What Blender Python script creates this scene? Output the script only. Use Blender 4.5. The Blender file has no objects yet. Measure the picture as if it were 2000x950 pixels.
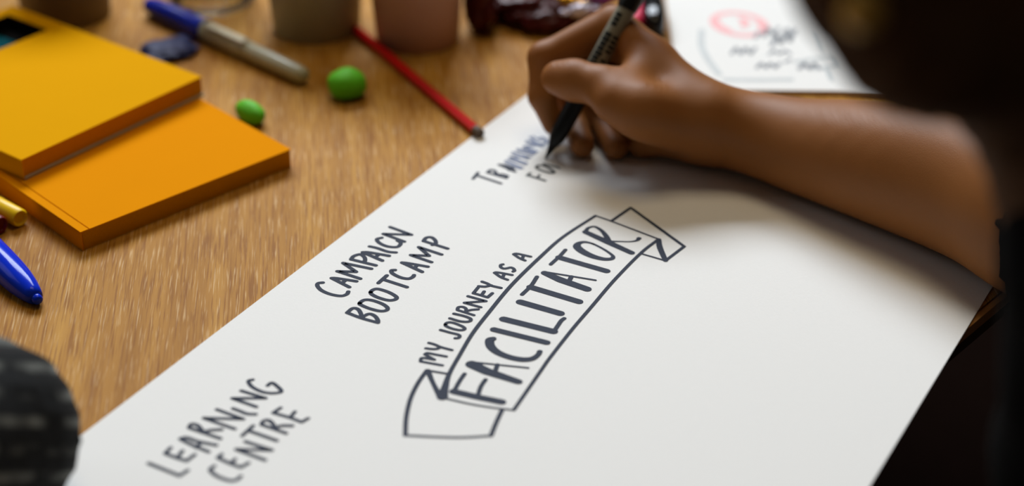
import bpy, bmesh, math, random
import numpy as np
from mathutils import Vector, Matrix, noise

random.seed(4)
S = bpy.context.scene
COL = S.collection

# ------------------------------------------------------------------ camera, light, exposure
FPX, PITCH, CAM_H = 3500.0, math.radians(30.6), 0.5      # table top is z = 0, floor is z = -0.74
cam_d = bpy.data.cameras.new('camera')
cam = bpy.data.objects.new('camera', cam_d)
COL.objects.link(cam)
cam.location = (0, 0, CAM_H)
cam.rotation_euler = (math.pi / 2 - PITCH, 0, 0)
cam_d.sensor_width = 36.0
cam_d.lens = FPX / 2000 * 36.0
cam_d.clip_start = 0.02
cam_d.dof.use_dof = True
cam_d.dof.focus_distance = 0.94
cam_d.dof.aperture_fstop = 3.0
S.camera = cam

world = bpy.data.worlds.new('world')
S.world = world
world.use_nodes = True
bg = world.node_tree.nodes['Background']
bg.inputs[0].default_value = (1.0, 0.84, 0.66, 1)
bg.inputs[1].default_value = 0.048


def area_light(name, loc, target, sx, sy, power, color):
    l = bpy.data.lights.new(name, 'AREA')
    l.shape = 'RECTANGLE'
    l.size, l.size_y, l.energy, l.color = sx, sy, power, color
    o = bpy.data.objects.new(name, l)
    COL.objects.link(o)
    o.location = loc
    o.rotation_euler = (Vector(target) - Vector(loc)).to_track_quat('-Z', 'Y').to_euler()
    return o


area_light('window_daylight', (-0.45, 3.5, 2.35), (0.0, 0.9, 0), 2.0, 1.2, 172, (0.84, 0.92, 1.0))
area_light('ceiling_lamp', (0.1, 1.15, 2.1), (0.1, 1.15, 0), 0.9, 0.9, 11, (1.0, 0.80, 0.52))
area_light('side_window_daylight', (-3.2, 1.6, 2.0), (0.0, 0.9, 0), 1.2, 1.4, 7, (0.92, 0.96, 1.0))

S.view_settings.view_transform = 'Standard'
S.view_settings.look = 'None'
S.view_settings.exposure = 0.0
S.view_settings.gamma = 1.0
S.view_settings.use_curve_mapping = False

CP, SP = math.cos(PITCH), math.sin(PITCH)


def ray(px, py):
    a, b = (px - 1000) / FPX, -(py - 475) / FPX
    return Vector((a, CP + b * SP, -SP + b * CP))


def at(px, py, z=0.0):
    """world point at height z seen at photograph pixel (px, py)"""
    d = ray(px, py)
    return Vector((0, 0, CAM_H)) + d * ((z - CAM_H) / d.z)


def atd(px, py, dep):
    return Vector((0, 0, CAM_H)) + ray(px, py) * dep


# ------------------------------------------------------------------ helpers
def obj(name, bm, mat, parent=None, smooth=False, bevel=0.0, bseg=2):
    me = bpy.data.meshes.new(name)
    if bevel:
        bmesh.ops.bevel(bm, geom=[e for e in bm.edges if e.is_manifold and e.calc_face_angle(0) > 0.5], offset=bevel,
                        segments=bseg, affect='EDGES', profile=0.5, clamp_overlap=True)
    bmesh.ops.recalc_face_normals(bm, faces=bm.faces[:])
    bm.to_mesh(me)
    bm.free()
    if smooth:
        me.polygons.foreach_set('use_smooth', [True] * len(me.polygons))
        if smooth != 'all':
            me.set_sharp_from_angle(angle=math.radians(50))
    o = bpy.data.objects.new(name, me)
    COL.objects.link(o)
    if mat:
        me.materials.append(mat)
    if parent:
        o.parent = parent
        o.matrix_parent_inverse = Matrix.Translation(-parent.location) if parent.type == 'EMPTY' else Matrix()
    return o


def tag(o, label, cat=None, group=None, kind=None):
    o['label'] = label
    if cat:
        o['category'] = cat
    if group:
        o['group'] = group
    if kind:
        o['kind'] = kind
    return o


def thing(name, label, cat, loc, group=None):
    o = bpy.data.objects.new(name, None)
    COL.objects.link(o)
    o.location = loc
    o.empty_display_size = 0.02
    return tag(o, label, cat, group)


def prism(bm, pts, z0, z1):
    lo = [bm.verts.new((p[0], p[1], z0)) for p in pts]
    hi = [bm.verts.new((p[0], p[1], z1)) for p in pts]
    n = len(pts)
    bm.faces.new(lo[::-1])
    bm.faces.new(hi)
    for i in range(n):
        bm.faces.new((lo[i], lo[(i + 1) % n], hi[(i + 1) % n], hi[i]))


def frame_to(p0, p1):
    z = (Vector(p1) - Vector(p0)).normalized()
    x = z.cross(Vector((0, 0, 1)))
    if x.length < 1e-4:
        x = Vector((1, 0, 0))
    x.normalize()
    y = z.cross(x)
    m = Matrix((x, y, z)).transposed().to_4x4()
    m.translation = Vector(p0)
    return m


def lathe(bm, prof, n=32, m=Matrix(), flat=None):
    """prof: (radius, height) pairs; radius 0 closes the end"""
    rings = []
    for r, h in prof:
        if r <= 1e-7:
            rings.append([bm.verts.new(m @ Vector((0, 0, h)))])
        else:
            rings.append([bm.verts.new(m @ Vector((r * math.cos(2 * math.pi * k / n), r * math.sin(2 * math.pi * k / n), h)))
                          for k in range(n)])
    for a, b in zip(rings, rings[1:]):
        if len(a) == 1 and len(b) == 1:
            continue
        for k in range(n):
            q = (k + 1) % n
            if len(a) == 1:
                bm.faces.new((a[0], b[q], b[k]))
            elif len(b) == 1:
                bm.faces.new((a[k], a[q], b[0]))
            else:
                bm.faces.new((a[k], a[q], b[q], b[k]))
    return bm


def catmull(pts, sub):
    if len(pts) < 3 or sub < 2:
        return pts
    out = []
    P = [np.array(p, float) for p in pts]
    closed = np.allclose(P[0], P[-1])
    for i in range(len(P) - 1):
        p1, p2 = P[i], P[i + 1]
        p0 = P[i - 1] if i > 0 else (P[-2] if closed else 2 * p1 - p2)
        p3 = P[i + 2] if i + 2 < len(P) else (P[1] if closed else 2 * p2 - p1)
        for k in range(sub):
            t = k / sub
            out.append(0.5 * (2 * p1 + (p2 - p0) * t + (2 * p0 - 5 * p1 + 4 * p2 - p3) * t * t + (3 * p1 - p0 - 3 * p2 + p3) * t ** 3))
    out.append(P[-1])
    return out


# ------------------------------------------------------------------ materials
def srgb(r, g, b):
    f = lambda c: (c / 255) / 12.92 if c / 255 <= 0.04045 else ((c / 255 + 0.055) / 1.055) ** 2.4
    return (f(r), f(g), f(b), 1)


def mat(name, col, rough=0.5, noise_amt=0.08, noise_scale=60, bump=0.0, bump_scale=200, **kw):
    m = bpy.data.materials.new(name)
    m.use_nodes = True
    nt = m.node_tree
    b = nt.nodes['Principled BSDF']
    b.inputs['Roughness'].default_value = rough
    b.inputs['Specular IOR Level'].default_value = 0.22
    for k, v in kw.items():
        b.inputs[k.replace('_', ' ')].default_value = v
    tc = nt.nodes.new('ShaderNodeTexCoord')
    nz = nt.nodes.new('ShaderNodeTexNoise')
    nz.inputs['Scale'].default_value = noise_scale
    nz.inputs['Detail'].default_value = 3
    nt.links.new(tc.outputs['Object'], nz.inputs['Vector'])
    mix = nt.nodes.new('ShaderNodeMix')
    mix.data_type = 'RGBA'
    mix.inputs[6].default_value = tuple(c * (1 - noise_amt) for c in col[:3]) + (1,)
    mix.inputs[7].default_value = tuple(min(1, c * (1 + noise_amt)) for c in col[:3]) + (1,)
    nt.links.new(nz.outputs['Fac'], mix.inputs[0])
    nt.links.new(mix.outputs[2], b.inputs['Base Color'])
    if bump:
        n2 = nt.nodes.new('ShaderNodeTexNoise')
        n2.inputs['Scale'].default_value = bump_scale
        n2.inputs['Detail'].default_value = 4
        nt.links.new(tc.outputs['Object'], n2.inputs['Vector'])
        bp = nt.nodes.new('ShaderNodeBump')
        bp.inputs['Strength'].default_value = bump
        bp.inputs['Distance'].default_value = 0.001
        nt.links.new(n2.outputs['Fac'], bp.inputs['Height'])
        nt.links.new(bp.outputs['Normal'], b.inputs['Normal'])
    return m


def wood_mat():
    m = bpy.data.materials.new('oak_veneer')
    m.use_nodes = True
    nt = m.node_tree
    b = nt.nodes['Principled BSDF']
    L = nt.links.new
    tc = nt.nodes.new('ShaderNodeTexCoord')

    def mapped(sx, sy, rot=math.radians(GRAIN)):
        r = nt.nodes.new('ShaderNodeMapping')
        r.inputs['Rotation'].default_value = (0, 0, rot)
        L(tc.outputs['Object'], r.inputs['Vector'])
        s = nt.nodes.new('ShaderNodeMapping')
        s.inputs['Scale'].default_value = (sx, sy, 1)
        L(r.outputs['Vector'], s.inputs['Vector'])
        return s

    def nz(mp, scale, detail, rough=0.6):
        n = nt.nodes.new('ShaderNodeTexNoise')
        n.inputs['Scale'].default_value = scale
        n.inputs['Detail'].default_value = detail
        n.inputs['Roughness'].default_value = rough
        L(mp.outputs['Vector'], n.inputs['Vector'])
        return n

    def ramp(src, stops):
        r = nt.nodes.new('ShaderNodeValToRGB')
        while len(r.color_ramp.elements) < len(stops):
            r.color_ramp.elements.new(0.5)
        for e, (p, c) in zip(r.color_ramp.elements, stops):
            e.position, e.color = p, c
        L(src, r.inputs['Fac'])
        return r

    def mix(f, a, bb, mode='MIX'):
        x = nt.nodes.new('ShaderNodeMix')
        x.data_type = 'RGBA'
        x.blend_type = mode
        if isinstance(f, float):
            x.inputs[0].default_value = f
        else:
            L(f, x.inputs[0])
        L(a, x.inputs[6])
        if isinstance(bb, tuple):
            x.inputs[7].default_value = bb
        else:
            L(bb, x.inputs[7])
        return x

    broad = nz(mapped(60, 3.0), 1.0, 3)
    c0 = ramp(broad.outputs['Fac'], [(0.3, srgb(150, 100, 30)), (0.5, srgb(172, 121, 46)), (0.72, srgb(194, 144, 62))])
    fine = nz(mapped(820, 24), 1.0, 2)
    dark = ramp(fine.outputs['Fac'], [(0.37, (1, 1, 1, 1)), (0.50, (0, 0, 0, 1))])
    c1 = mix(dark.outputs['Color'], c0.outputs['Color'], srgb(130, 78, 18))
    c1b = mix(0.72, c0.outputs['Color'], c1.outputs[2])
    pore = nz(mapped(1250, 36), 1.0, 2)
    light = ramp(pore.outputs['Fac'], [(0.57, (0, 0, 0, 1)), (0.70, (1, 1, 1, 1))])
    c2 = mix(light.outputs['Color'], c1b.outputs[2], srgb(220, 186, 138))
    c2b = mix(0.7, c1b.outputs[2], c2.outputs[2])
    L(c2b.outputs[2], b.inputs['Base Color'])
    b.inputs['Roughness'].default_value = 0.5
    b.inputs['Specular IOR Level'].default_value = 0.05
    bp = nt.nodes.new('ShaderNodeBump')
    bp.inputs['Strength'].default_value = 0.25
    bp.inputs['Distance'].default_value = 0.0004
    L(fine.outputs['Fac'], bp.inputs['Height'])
    L(bp.outputs['Normal'], b.inputs['Normal'])
    return m


GRAIN = -6
M = {}
M['wood'] = wood_mat()
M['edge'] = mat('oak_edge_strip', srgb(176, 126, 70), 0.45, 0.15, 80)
M['shaded_core'] = mat('core_board_painted_shade', srgb(60, 40, 22), 0.8)  # dark brown stands in for the shade on the lower edge face
M['steel'] = mat('grey_painted_steel', srgb(70, 70, 72), 0.4, Metallic=0.6)
M['paper'] = mat('white_cartridge_paper', srgb(232, 231, 229), 0.85, 0.012, 500, 0.12, 900)
M['ink'] = mat('dark_marker_ink', srgb(43, 49, 65), 0.75, 0.16, 300)
M['ink_blue'] = mat('blue_grey_marker_ink', srgb(84, 94, 126), 0.5, 0.2, 400)
M['ink_red'] = mat('red_marker_ink', srgb(240, 178, 180), 0.6, 0.15, 200)
M['ink_scribble'] = mat('grey_pencil_scribble', srgb(146, 149, 155), 0.7, 0.15, 300)
M['ink_grey'] = mat('faint_grey_marker_ink', srgb(196, 200, 201), 0.6, 0.15, 200)
M['pad_top'] = mat('yellow_card', srgb(217, 154, 0), 0.85, 0.02, 30, Specular_IOR_Level=0.02)
M['pad_low'] = mat('orange_yellow_card', srgb(223, 140, 0), 0.85, 0.02, 30, Specular_IOR_Level=0.02)
M['pad_edge'] = mat('orange_page_edges', srgb(206, 140, 6), 0.6, 0.12, 900, 0.3, 1500, Specular_IOR_Level=0.05)
M['board'] = mat('grey_board', srgb(176, 166, 142), 0.8)
M['void'] = mat('black_card', srgb(14, 14, 14), 0.9, Specular_IOR_Level=0.05)
M['teal'] = mat('dark_teal_card', srgb(0, 84, 98), 0.8, Specular_IOR_Level=0.05)
M['skin'] = mat('skin', srgb(138, 87, 43), 0.5, 0.06, 45, 0.10, 1400, Specular_IOR_Level=0.15, Subsurface_Weight=0.12, Subsurface_Scale=0.01,
                Subsurface_Radius=(1.0, 0.35, 0.15))
M['nail'] = mat('fingernail', srgb(206, 150, 126), 0.3, 0.04)
M['black_knit'] = mat('black_knit', srgb(20, 19, 19), 1.0, 0.3, 300, 0.6, 700, Specular_IOR_Level=0.02)
M['trouser'] = mat('dark_trouser_cloth', srgb(16, 10, 9), 1.0, 0.2, 200, Specular_IOR_Level=0.0)
M['hair'] = mat('dark_brown_hair', srgb(104, 79, 61), 0.8, 0.25, 120, Specular_IOR_Level=0.03)
M['gold'] = mat('gold_metal', srgb(240, 190, 96), 0.4, 0.03, Metallic=0.3)
M['eye'] = mat('eye_white', srgb(225, 220, 214), 0.2)
M['black_plastic'] = mat('black_plastic', srgb(17, 18, 18), 0.42, 0.08)
M['marker_grey'] = mat('grey_marker_barrel', srgb(126, 124, 110), 0.45, 0.05)
M['print'] = mat('black_print', srgb(24, 26, 24), 0.5, 0.15)
M['grey_pen'] = mat('grey_green_plastic', srgb(168, 164, 138), 0.3, 0.06, Specular_IOR_Level=0.4)
M['grey_clip'] = mat('pale_grey_plastic', srgb(222, 218, 196), 0.28, 0.04)
M['blue_pen'] = mat('blue_plastic', srgb(24, 40, 160), 0.25, 0.05)
M['blue_cap'] = mat('glossy_blue_plastic', srgb(16, 50, 205), 0.16, 0.04, Specular_IOR_Level=0.14)
M['yellow_pen'] = mat('yellow_plastic', srgb(240, 196, 10), 0.35, 0.05)
M['dark_red'] = mat('dark_red_plastic', srgb(104, 8, 14), 0.35, 0.05)
M['red'] = mat('red_lacquer', srgb(196, 14, 16), 0.3, 0.05)
M['pencil_end'] = mat('grey_pencil_end', srgb(92, 76, 60), 0.6)
M['putty'] = mat('green_putty', srgb(92, 186, 26), 0.6, 0.08, 120, 0.25, 300)
M['cup_grey'] = mat('grey_green_paper_cup', srgb(160, 155, 132), 0.55, 0.03)
M['cup_pink'] = mat('pinkish_paper_cup', srgb(190, 152, 132), 0.55, 0.03)
M['cup_dark'] = mat('taupe_paper_cup', srgb(128, 113, 96), 0.55, 0.03)
M['cup_pale'] = mat('pale_cup', srgb(222, 200, 184), 0.5, 0.03)
M['foil_navy'] = mat('navy_foil', srgb(18, 20, 74), 0.55, 0.2)
M['foil_maroon'] = mat('maroon_foil', srgb(72, 17, 15), 0.4, 0.25, 40, 0.3, 60)
M['foil_gold'] = mat('gold_foil', srgb(222, 176, 70), 0.22, 0.1, Metallic=0.9)
M['foil_purple'] = mat('purple_foil', srgb(150, 96, 176), 0.25, 0.15, Metallic=0.5)
M['foil_white'] = mat('silvery_white_foil', srgb(214, 208, 226), 0.2, 0.05, Metallic=0.4)
M['case_black'] = mat('glossy_black_plastic', srgb(12, 13, 15), 0.12, 0.05)
M['case_pink'] = mat('pink_red_plastic', srgb(226, 52, 92), 0.35, 0.05)
M['floor'] = mat('dark_brown_carpet', srgb(20, 12, 9), 1.0, 0.4, 90, 0.8, 400, Specular_IOR_Level=0.0)


def glass_mat():
    m = bpy.data.materials.new('clear_plastic')
    m.use_nodes = True
    b = m.node_tree.nodes['Principled BSDF']
    b.inputs['Base Color'].default_value = (0.97, 0.98, 0.97, 1)
    b.inputs['Roughness'].default_value = 0.03
    b.inputs['Transmission Weight'].default_value = 1.0
    b.inputs['IOR'].default_value = 1.22
    return m


M['clear'] = glass_mat()


def stripe_mat():
    m = mat('black_and_grey_striped_knit', srgb(16, 17, 18), 0.9, 0.3, 300, 0.5, 800)
    nt = m.node_tree
    b = nt.nodes['Principled BSDF']
    base = b.inputs['Base Color'].links[0].from_socket
    tc = nt.nodes.new('ShaderNodeTexCoord')
    wv = nt.nodes.new('ShaderNodeTexWave')
    wv.bands_direction = 'Z'
    wv.inputs['Scale'].default_value = 27.3
    wv.inputs['Distortion'].default_value = 0.5
    wv.inputs['Detail'].default_value = 1.0
    rm = nt.nodes.new('ShaderNodeMapping')
    rm.inputs['Rotation'].default_value = (math.radians(37), 0, 0)
    nt.links.new(tc.outputs['Object'], rm.inputs['Vector'])
    nt.links.new(rm.outputs['Vector'], wv.inputs['Vector'])
    rp = nt.nodes.new('ShaderNodeValToRGB')
    rp.color_ramp.elements[0].position = 0.5
    rp.color_ramp.elements[1].position = 0.95
    nt.links.new(wv.outputs['Fac'], rp.inputs['Fac'])
    nz = nt.nodes.new('ShaderNodeTexNoise')
    nz.inputs['Scale'].default_value = 45
    nt.links.new(tc.outputs['Object'], nz.inputs['Vector'])
    r2 = nt.nodes.new('ShaderNodeValToRGB')
    r2.color_ramp.elements[0].position = 0.38
    r2.color_ramp.elements[1].position = 0.62
    nt.links.new(nz.outputs['Fac'], r2.inputs['Fac'])
    mu = nt.nodes.new('ShaderNodeMath')
    mu.operation = 'MULTIPLY'
    nt.links.new(rp.outputs['Color'], mu.inputs[0])
    nt.links.new(r2.outputs['Color'], mu.inputs[1])
    mx = nt.nodes.new('ShaderNodeMix')
    mx.data_type = 'RGBA'
    nt.links.new(mu.outputs[0], mx.inputs[0])
    nt.links.new(base, mx.inputs[6])
    mx.inputs[7].default_value = srgb(116, 118, 114)
    nt.links.new(mx.outputs[2], b.inputs['Base Color'])
    return m


M['stripes'] = stripe_mat()

# ------------------------------------------------------------------ signed-distance bodies -> one continuous mesh
def cap(P, a, b, ra, rb):
    """tapered capsule distance at points P (...,3)"""
    a = np.array(a, np.float32)
    d = np.array(b, np.float32) - a
    L2 = float(d @ d) + 1e-12
    q = P - a
    t = np.clip((q @ d) / L2, 0, 1)
    dist = np.sqrt(((q - t[..., None] * d) ** 2).sum(-1))
    return dist - (ra + (rb - ra) * t)


def ell(P, c, r, R=None):
    q = P - np.array(c, np.float32)
    if R is not None:
        q = q @ np.array(R, np.float32)
    r = np.array(r, np.float32)
    k0 = np.sqrt(((q / r) ** 2).sum(-1))
    k1 = np.sqrt(((q / r ** 2) ** 2).sum(-1)) + 1e-9
    return k0 * (k0 - 1) / k1


def smin(a, b, k):
    h = np.clip(k - np.abs(a - b), 0, None) / k
    return np.minimum(a, b) - h * h * k * 0.25


class Field:
    """distance field on a rectilinear grid; each part only touches its own box"""

    def __init__(s, xs, ys, zs):
        s.x, s.y, s.z = (np.array(v, np.float32) for v in (xs, ys, zs))
        s.F = np.full((len(xs), len(ys), len(zs)), 0.05, np.float32)

    def box(s, lo, hi):
        sl = []
        for v, l, h in zip((s.x, s.y, s.z), lo, hi):
            i, j = np.searchsorted(v, l), np.searchsorted(v, h)
            sl.append(slice(max(0, i - 1), min(len(v), j + 1)))
        return tuple(sl)

    def pts(s, sl):
        X, Y, Z = np.meshgrid(s.x[sl[0]], s.y[sl[1]], s.z[sl[2]], indexing='ij')
        return np.stack((X, Y, Z), -1)

    def add(s, fn, lo, hi, k, sub=False):
        sl = s.box(lo, hi)
        if min(s.F[sl].shape) == 0:
            return
        d = fn(s.pts(sl))
        if sub:
            s.F[sl] = -smin(-s.F[sl], d, k)
        else:
            s.F[sl] = smin(s.F[sl], d, k) if k > 0 else np.minimum(s.F[sl], d)

    def cap(s, a, b, ra, rb, k=0.004):
        m = max(ra, rb) + 0.03
        lo = np.minimum(a, b) - m
        hi = np.maximum(a, b) + m
        s.add(lambda P: cap(P, a, b, ra, rb), lo, hi, k)

    def chain(s, pts, k=0.004):
        """pts: (Vector, radius)"""
        for (a, ra), (b, rb) in zip(pts, pts[1:]):
            s.cap(np.array(a), np.array(b), ra, rb, k)

    def ell(s, c, r, k=0.01, R=None, sub=False):
        m = max(r) + 0.03
        s.add(lambda P: ell(P, c, r, R), np.array(c) - m, np.array(c) + m, k, sub)

    def merge(s, o, k):
        s.F = smin(s.F, o.F, k) if k > 0 else np.minimum(s.F, o.F)

    def mesh(s, name, material, parent=None, smooth=True):
        F = s.F
        x, y, z = s.x, s.y, s.z
        I = F < 0
        n = np.zeros(tuple(d - 1 for d in F.shape), np.int8)
        sh = lambda A, i, j, k: A[i:A.shape[0] - 1 + i, j:A.shape[1] - 1 + j, k:A.shape[2] - 1 + k]
        for i in (0, 1):
            for j in (0, 1):
                for k in (0, 1):
                    n += sh(I, i, j, k)
        act = np.argwhere((n > 0) & (n < 8))
        idx = np.full(n.shape, -1, np.int64)
        idx[tuple(act.T)] = np.arange(len(act))
        acc = np.zeros((len(act), 3))
        cnt = np.zeros(len(act))
        cs = [(i, j, k) for i in (0, 1) for j in (0, 1) for k in (0, 1)]
        val = {c: F[act[:, 0] + c[0], act[:, 1] + c[1], act[:, 2] + c[2]] for c in cs}
        crd = {c: np.stack((x[act[:, 0] + c[0]], y[act[:, 1] + c[1]], z[act[:, 2] + c[2]]), -1) for c in cs}
        for c in cs:
            for ax in range(3):
                if c[ax] == 0:
                    d = list(c)
                    d[ax] = 1
                    d = tuple(d)
                    v0, v1 = val[c], val[d]
                    m = (v0 < 0) != (v1 < 0)
                    t = v0[m] / (v0[m] - v1[m])
                    acc[m] += crd[c][m] + t[:, None] * (crd[d][m] - crd[c][m])
                    cnt[m] += 1
        V = acc / cnt[:, None]
        Q = []
        for ax in range(3):
            a0 = [slice(None)] * 3
            a1 = [slice(None)] * 3
            a0[ax], a1[ax] = slice(0, -1), slice(1, None)
            ch = I[tuple(a0)] != I[tuple(a1)]
            e = np.argwhere(ch)
            b, c = [(1, 2), (2, 0), (0, 1)][ax]
            ok = (e[:, b] > 0) & (e[:, c] > 0) & (e[:, b] < F.shape[b] - 1) & (e[:, c] < F.shape[c] - 1)
            e = e[ok]
            inside = I[e[:, 0], e[:, 1], e[:, 2]]

            def cell(db, dc):
                g = e.copy()
                g[:, b] += db
                g[:, c] += dc
                return idx[g[:, 0], g[:, 1], g[:, 2]]
            q = np.stack((cell(-1, -1), cell(0, -1), cell(0, 0), cell(-1, 0)), -1)
            q[~inside] = q[~inside][:, ::-1]
            Q.append(q)
        Q = np.concatenate(Q)
        Q = Q[(Q >= 0).all(1)]
        if smooth:
            for _ in range(smooth if isinstance(smooth, int) and smooth > 1 else 2):   # light relaxation
                nb = np.zeros_like(V)
                c = np.zeros(len(V))
                for a, b in ((0, 1), (1, 2), (2, 3), (3, 0)):
                    np.add.at(nb, Q[:, a], V[Q[:, b]])
                    np.add.at(nb, Q[:, b], V[Q[:, a]])
                    np.add.at(c, Q[:, a], 1)
                    np.add.at(c, Q[:, b], 1)
                V = V * 0.5 + 0.5 * nb / np.maximum(c, 1)[:, None]
        me = bpy.data.meshes.new(name)
        me.vertices.add(len(V))
        me.vertices.foreach_set('co', V.astype(np.float32).ravel())
        me.loops.add(Q.size)
        me.loops.foreach_set('vertex_index', Q.astype(np.int32).ravel())
        me.polygons.add(len(Q))
        me.polygons.foreach_set('loop_start', np.arange(0, Q.size, 4, dtype=np.int32))
        me.update(calc_edges=True)
        me.validate()
        me.polygons.foreach_set('use_smooth', [True] * len(me.polygons))
        me.materials.append(material)
        o = bpy.data.objects.new(name, me)
        COL.objects.link(o)
        if parent:
            o.parent = parent
            o.matrix_parent_inverse = Matrix.Translation(-parent.location) if parent.type == 'EMPTY' else Matrix()
        return o


def steps(*segs):
    """(start, step, end) runs joined into one coordinate list"""
    out = []
    for a, st, b in segs:
        out += list(np.arange(a, b - st * 0.3, st))
    out.append(segs[-1][2])
    return out


# ------------------------------------------------------------------ floor and table
bm = bmesh.new()
prism(bm, [(-3, -2.5), (3, -2.5), (3, 4), (-3, 4)], -0.78, -0.74)
tag(obj('floor', bm, M['floor']), 'dark brown carpet floor in shadow below the table', kind='structure')

E0 = at(1990, 557)
ED = (at(1990, 557) - at(1930, 607)).normalized()
EN = Vector((-ED.y, ED.x, 0))
TA, TB, TW = -0.74, 0.92, 1.15
tc_ = lambda s, t: (E0 + ED * s + EN * t)
table = thing('table', 'oak veneer table with visible grain under all the papers and pens', 'table', (E0.x, E0.y, -0.74))
bm = bmesh.new()
prism(bm, [tc_(TA + .004, .004), tc_(TB - .004, .004), tc_(TB - .004, TW - .004), tc_(TA + .004, TW - .004)], -0.0068, 0)
obj('tabletop', bm, M['wood'], table)
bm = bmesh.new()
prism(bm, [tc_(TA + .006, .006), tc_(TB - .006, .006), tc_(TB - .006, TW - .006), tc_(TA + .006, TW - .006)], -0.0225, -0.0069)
tag(obj('core_board', bm, M['shaded_core'], table), 'underside of the tabletop, coloured dark for the shade below the edge')
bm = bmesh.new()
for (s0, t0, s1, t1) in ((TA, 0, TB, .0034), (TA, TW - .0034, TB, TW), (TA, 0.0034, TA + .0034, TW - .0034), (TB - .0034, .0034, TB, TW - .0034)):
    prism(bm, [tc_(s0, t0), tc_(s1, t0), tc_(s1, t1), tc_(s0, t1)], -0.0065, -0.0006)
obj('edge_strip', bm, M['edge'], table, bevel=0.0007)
bm = bmesh.new()
for (s0, t0, s1, t1) in ((TA + .05, .06, TB - .05, .09), (TA + .05, TW - .09, TB - .05, TW - .06)):
    prism(bm, [tc_(s0, t0), tc_(s1, t0), tc_(s1, t1), tc_(s0, t1)], -0.062, -0.0225)
obj('rail', bm, M['steel'], table)
for s, t in ((TA + .07, .075), (TB - .07, .075), (TA + .07, TW - .075), (TB - .07, TW - .075)):
    bm = bmesh.new()
    p = tc_(s, t)
    lathe(bm, [(0, -0.74), (.018, -0.74), (.018, -0.0225), (0, -0.0225)], 20, Matrix.Translation((p.x, p.y, 0)))
    obj('leg', bm, M['steel'], table, True)

# ------------------------------------------------------------------ papers and the handwriting on them
PZ = 0.0007
a1, a2, b1, b2 = at(150, 860), at(1035, 183), at(1700, 950), at(1958, 530)
uL, uR = (a2 - a1).normalized(), (b2 - b1).normalized()
nL = Vector((uL.y, -uL.x, 0))
top_l = at(1078, 150)
t_hit = ((b1 - top_l).cross(uR).z) / (nL.cross(uR).z)
top_r = top_l + nL * t_hit
bot_l = a1 - uL * 0.14
bot_r = b1 - uR * 0.13
paper = thing('drawing_paper', 'large white sheet with a hand-lettered FACILITATOR banner across the table', 'paper',
              ((a1.x + b2.x) / 2, (a1.y + b2.y) / 2, 0))
bm = bmesh.new()
prism(bm, [bot_l, bot_r, top_r, top_l], 0.0002, PZ)
obj('sheet', bm, M['paper'], paper)


def strokes(name, crop, lines, material, parent, z, label=None, heavy=1.0):
    """pen strokes as flat ribbons with round ends lying on a sheet. crop = (x0, y0, scale); a line = (width_mm or
    [widths], smooth?, points in the crop)."""
    bm = bmesh.new()
    x0, y0, sc = crop
    for li, (w, sm, pts) in enumerate(lines):
        ws = list(w) if isinstance(w, (list, tuple)) else [w] * len(pts)
        if len(ws) != len(pts):
            ws = list(np.interp(np.linspace(0, 1, len(pts)), np.linspace(0, 1, len(ws)), ws))
        P = []
        for (x, y), ww in zip(pts, ws):
            p = at(x0 + x / sc, y0 + y / sc, z)
            P.append((p.x, p.y, ww * 0.0005 * heavy))
        P = [np.array(p) for p in catmull(P, 7 if sm else 1)]
        zz = z + 0.00012 + 0.000008 * (li % 9)
        n = len(P)
        sides = []
        for i in range(n):
            d = P[min(i + 1, n - 1)][:2] - P[max(i - 1, 0)][:2]
            d = d / (np.linalg.norm(d) + 1e-12)
            nn = np.array((-d[1], d[0]))
            r = P[i][2]
            if not sm and 0 < i < n - 1:          # sharp corner: do not mitre, the round joint covers it
                pass
            sides.append((P[i][:2] + nn * r, P[i][:2] - nn * r))
        if sm or n == 2:
            vs = [(bm.verts.new((*l, zz)), bm.verts.new((*r, zz))) for l, r in sides]
            for (l0, r0), (l1, r1) in zip(vs, vs[1:]):
                bm.faces.new((l0, r0, r1, l1))
        else:
            for i in range(n - 1):
                d = P[i + 1][:2] - P[i][:2]
                d = d / (np.linalg.norm(d) + 1e-12)
                nn = np.array((-d[1], d[0]))
                q = [P[i][:2] + nn * P[i][2], P[i][:2] - nn * P[i][2], P[i + 1][:2] - nn * P[i + 1][2], P[i + 1][:2] + nn * P[i + 1][2]]
                bm.faces.new([bm.verts.new((*c, zz)) for c in q])
        ends = (0, n - 1) if sm else range(n)
        for i in ends:
            c = [bm.verts.new((P[i][0] + P[i][2] * math.cos(k * math.pi / 6), P[i][1] + P[i][2] * math.sin(k * math.pi / 6), zz + 0.000003))
                 for k in range(12)]
            bm.faces.new(c)
    o = obj(name, bm, material, parent)
    for p in o.data.polygons:
        if p.normal.z < 0:
            p.flip()
    if label:
        o['label'] = label
    return o


W = 2.15
strokes('lettering', (260, 720, 4.131), [
    (W, 0, [(125, 768), (375, 868), (440, 825)]),
    (W, 0, [(303, 642), (258, 688), (355, 725), (432, 748), (497, 698)]), (W, 0, [(398, 668), (355, 722)]),
    (W, 1, [(380, 570), (460, 612), (610, 675)]), (W, 1, [(380, 570), (430, 560), (520, 590), (672, 622)]), (W, 0, [(545, 600), (512, 642)]),
    (W, 0, [(450, 480), (705, 568)]), (W, 1, [(450, 480), (470, 452), (520, 462), (555, 500), (560, 520)]), (W, 1, [(560, 520), (620, 502), (715, 495)]),
    (W, 0, [(820, 490), (570, 402), (890, 411), (675, 333)]),
    (W, 1, [(805, 325), (860, 345), (920, 368), (990, 372)]),
    (W, 0, [(995, 312), (800, 243), (1070, 242), (872, 182)]),
    (W, 1, [(965, 93), (930, 105), (960, 150), (1040, 190), (1120, 202), (1185, 195), (1195, 180), (1165, 148), (1120, 118), (1085, 140)]),
], M['ink'], paper, PZ, 'dark hand-lettered word LEARNING')
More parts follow.
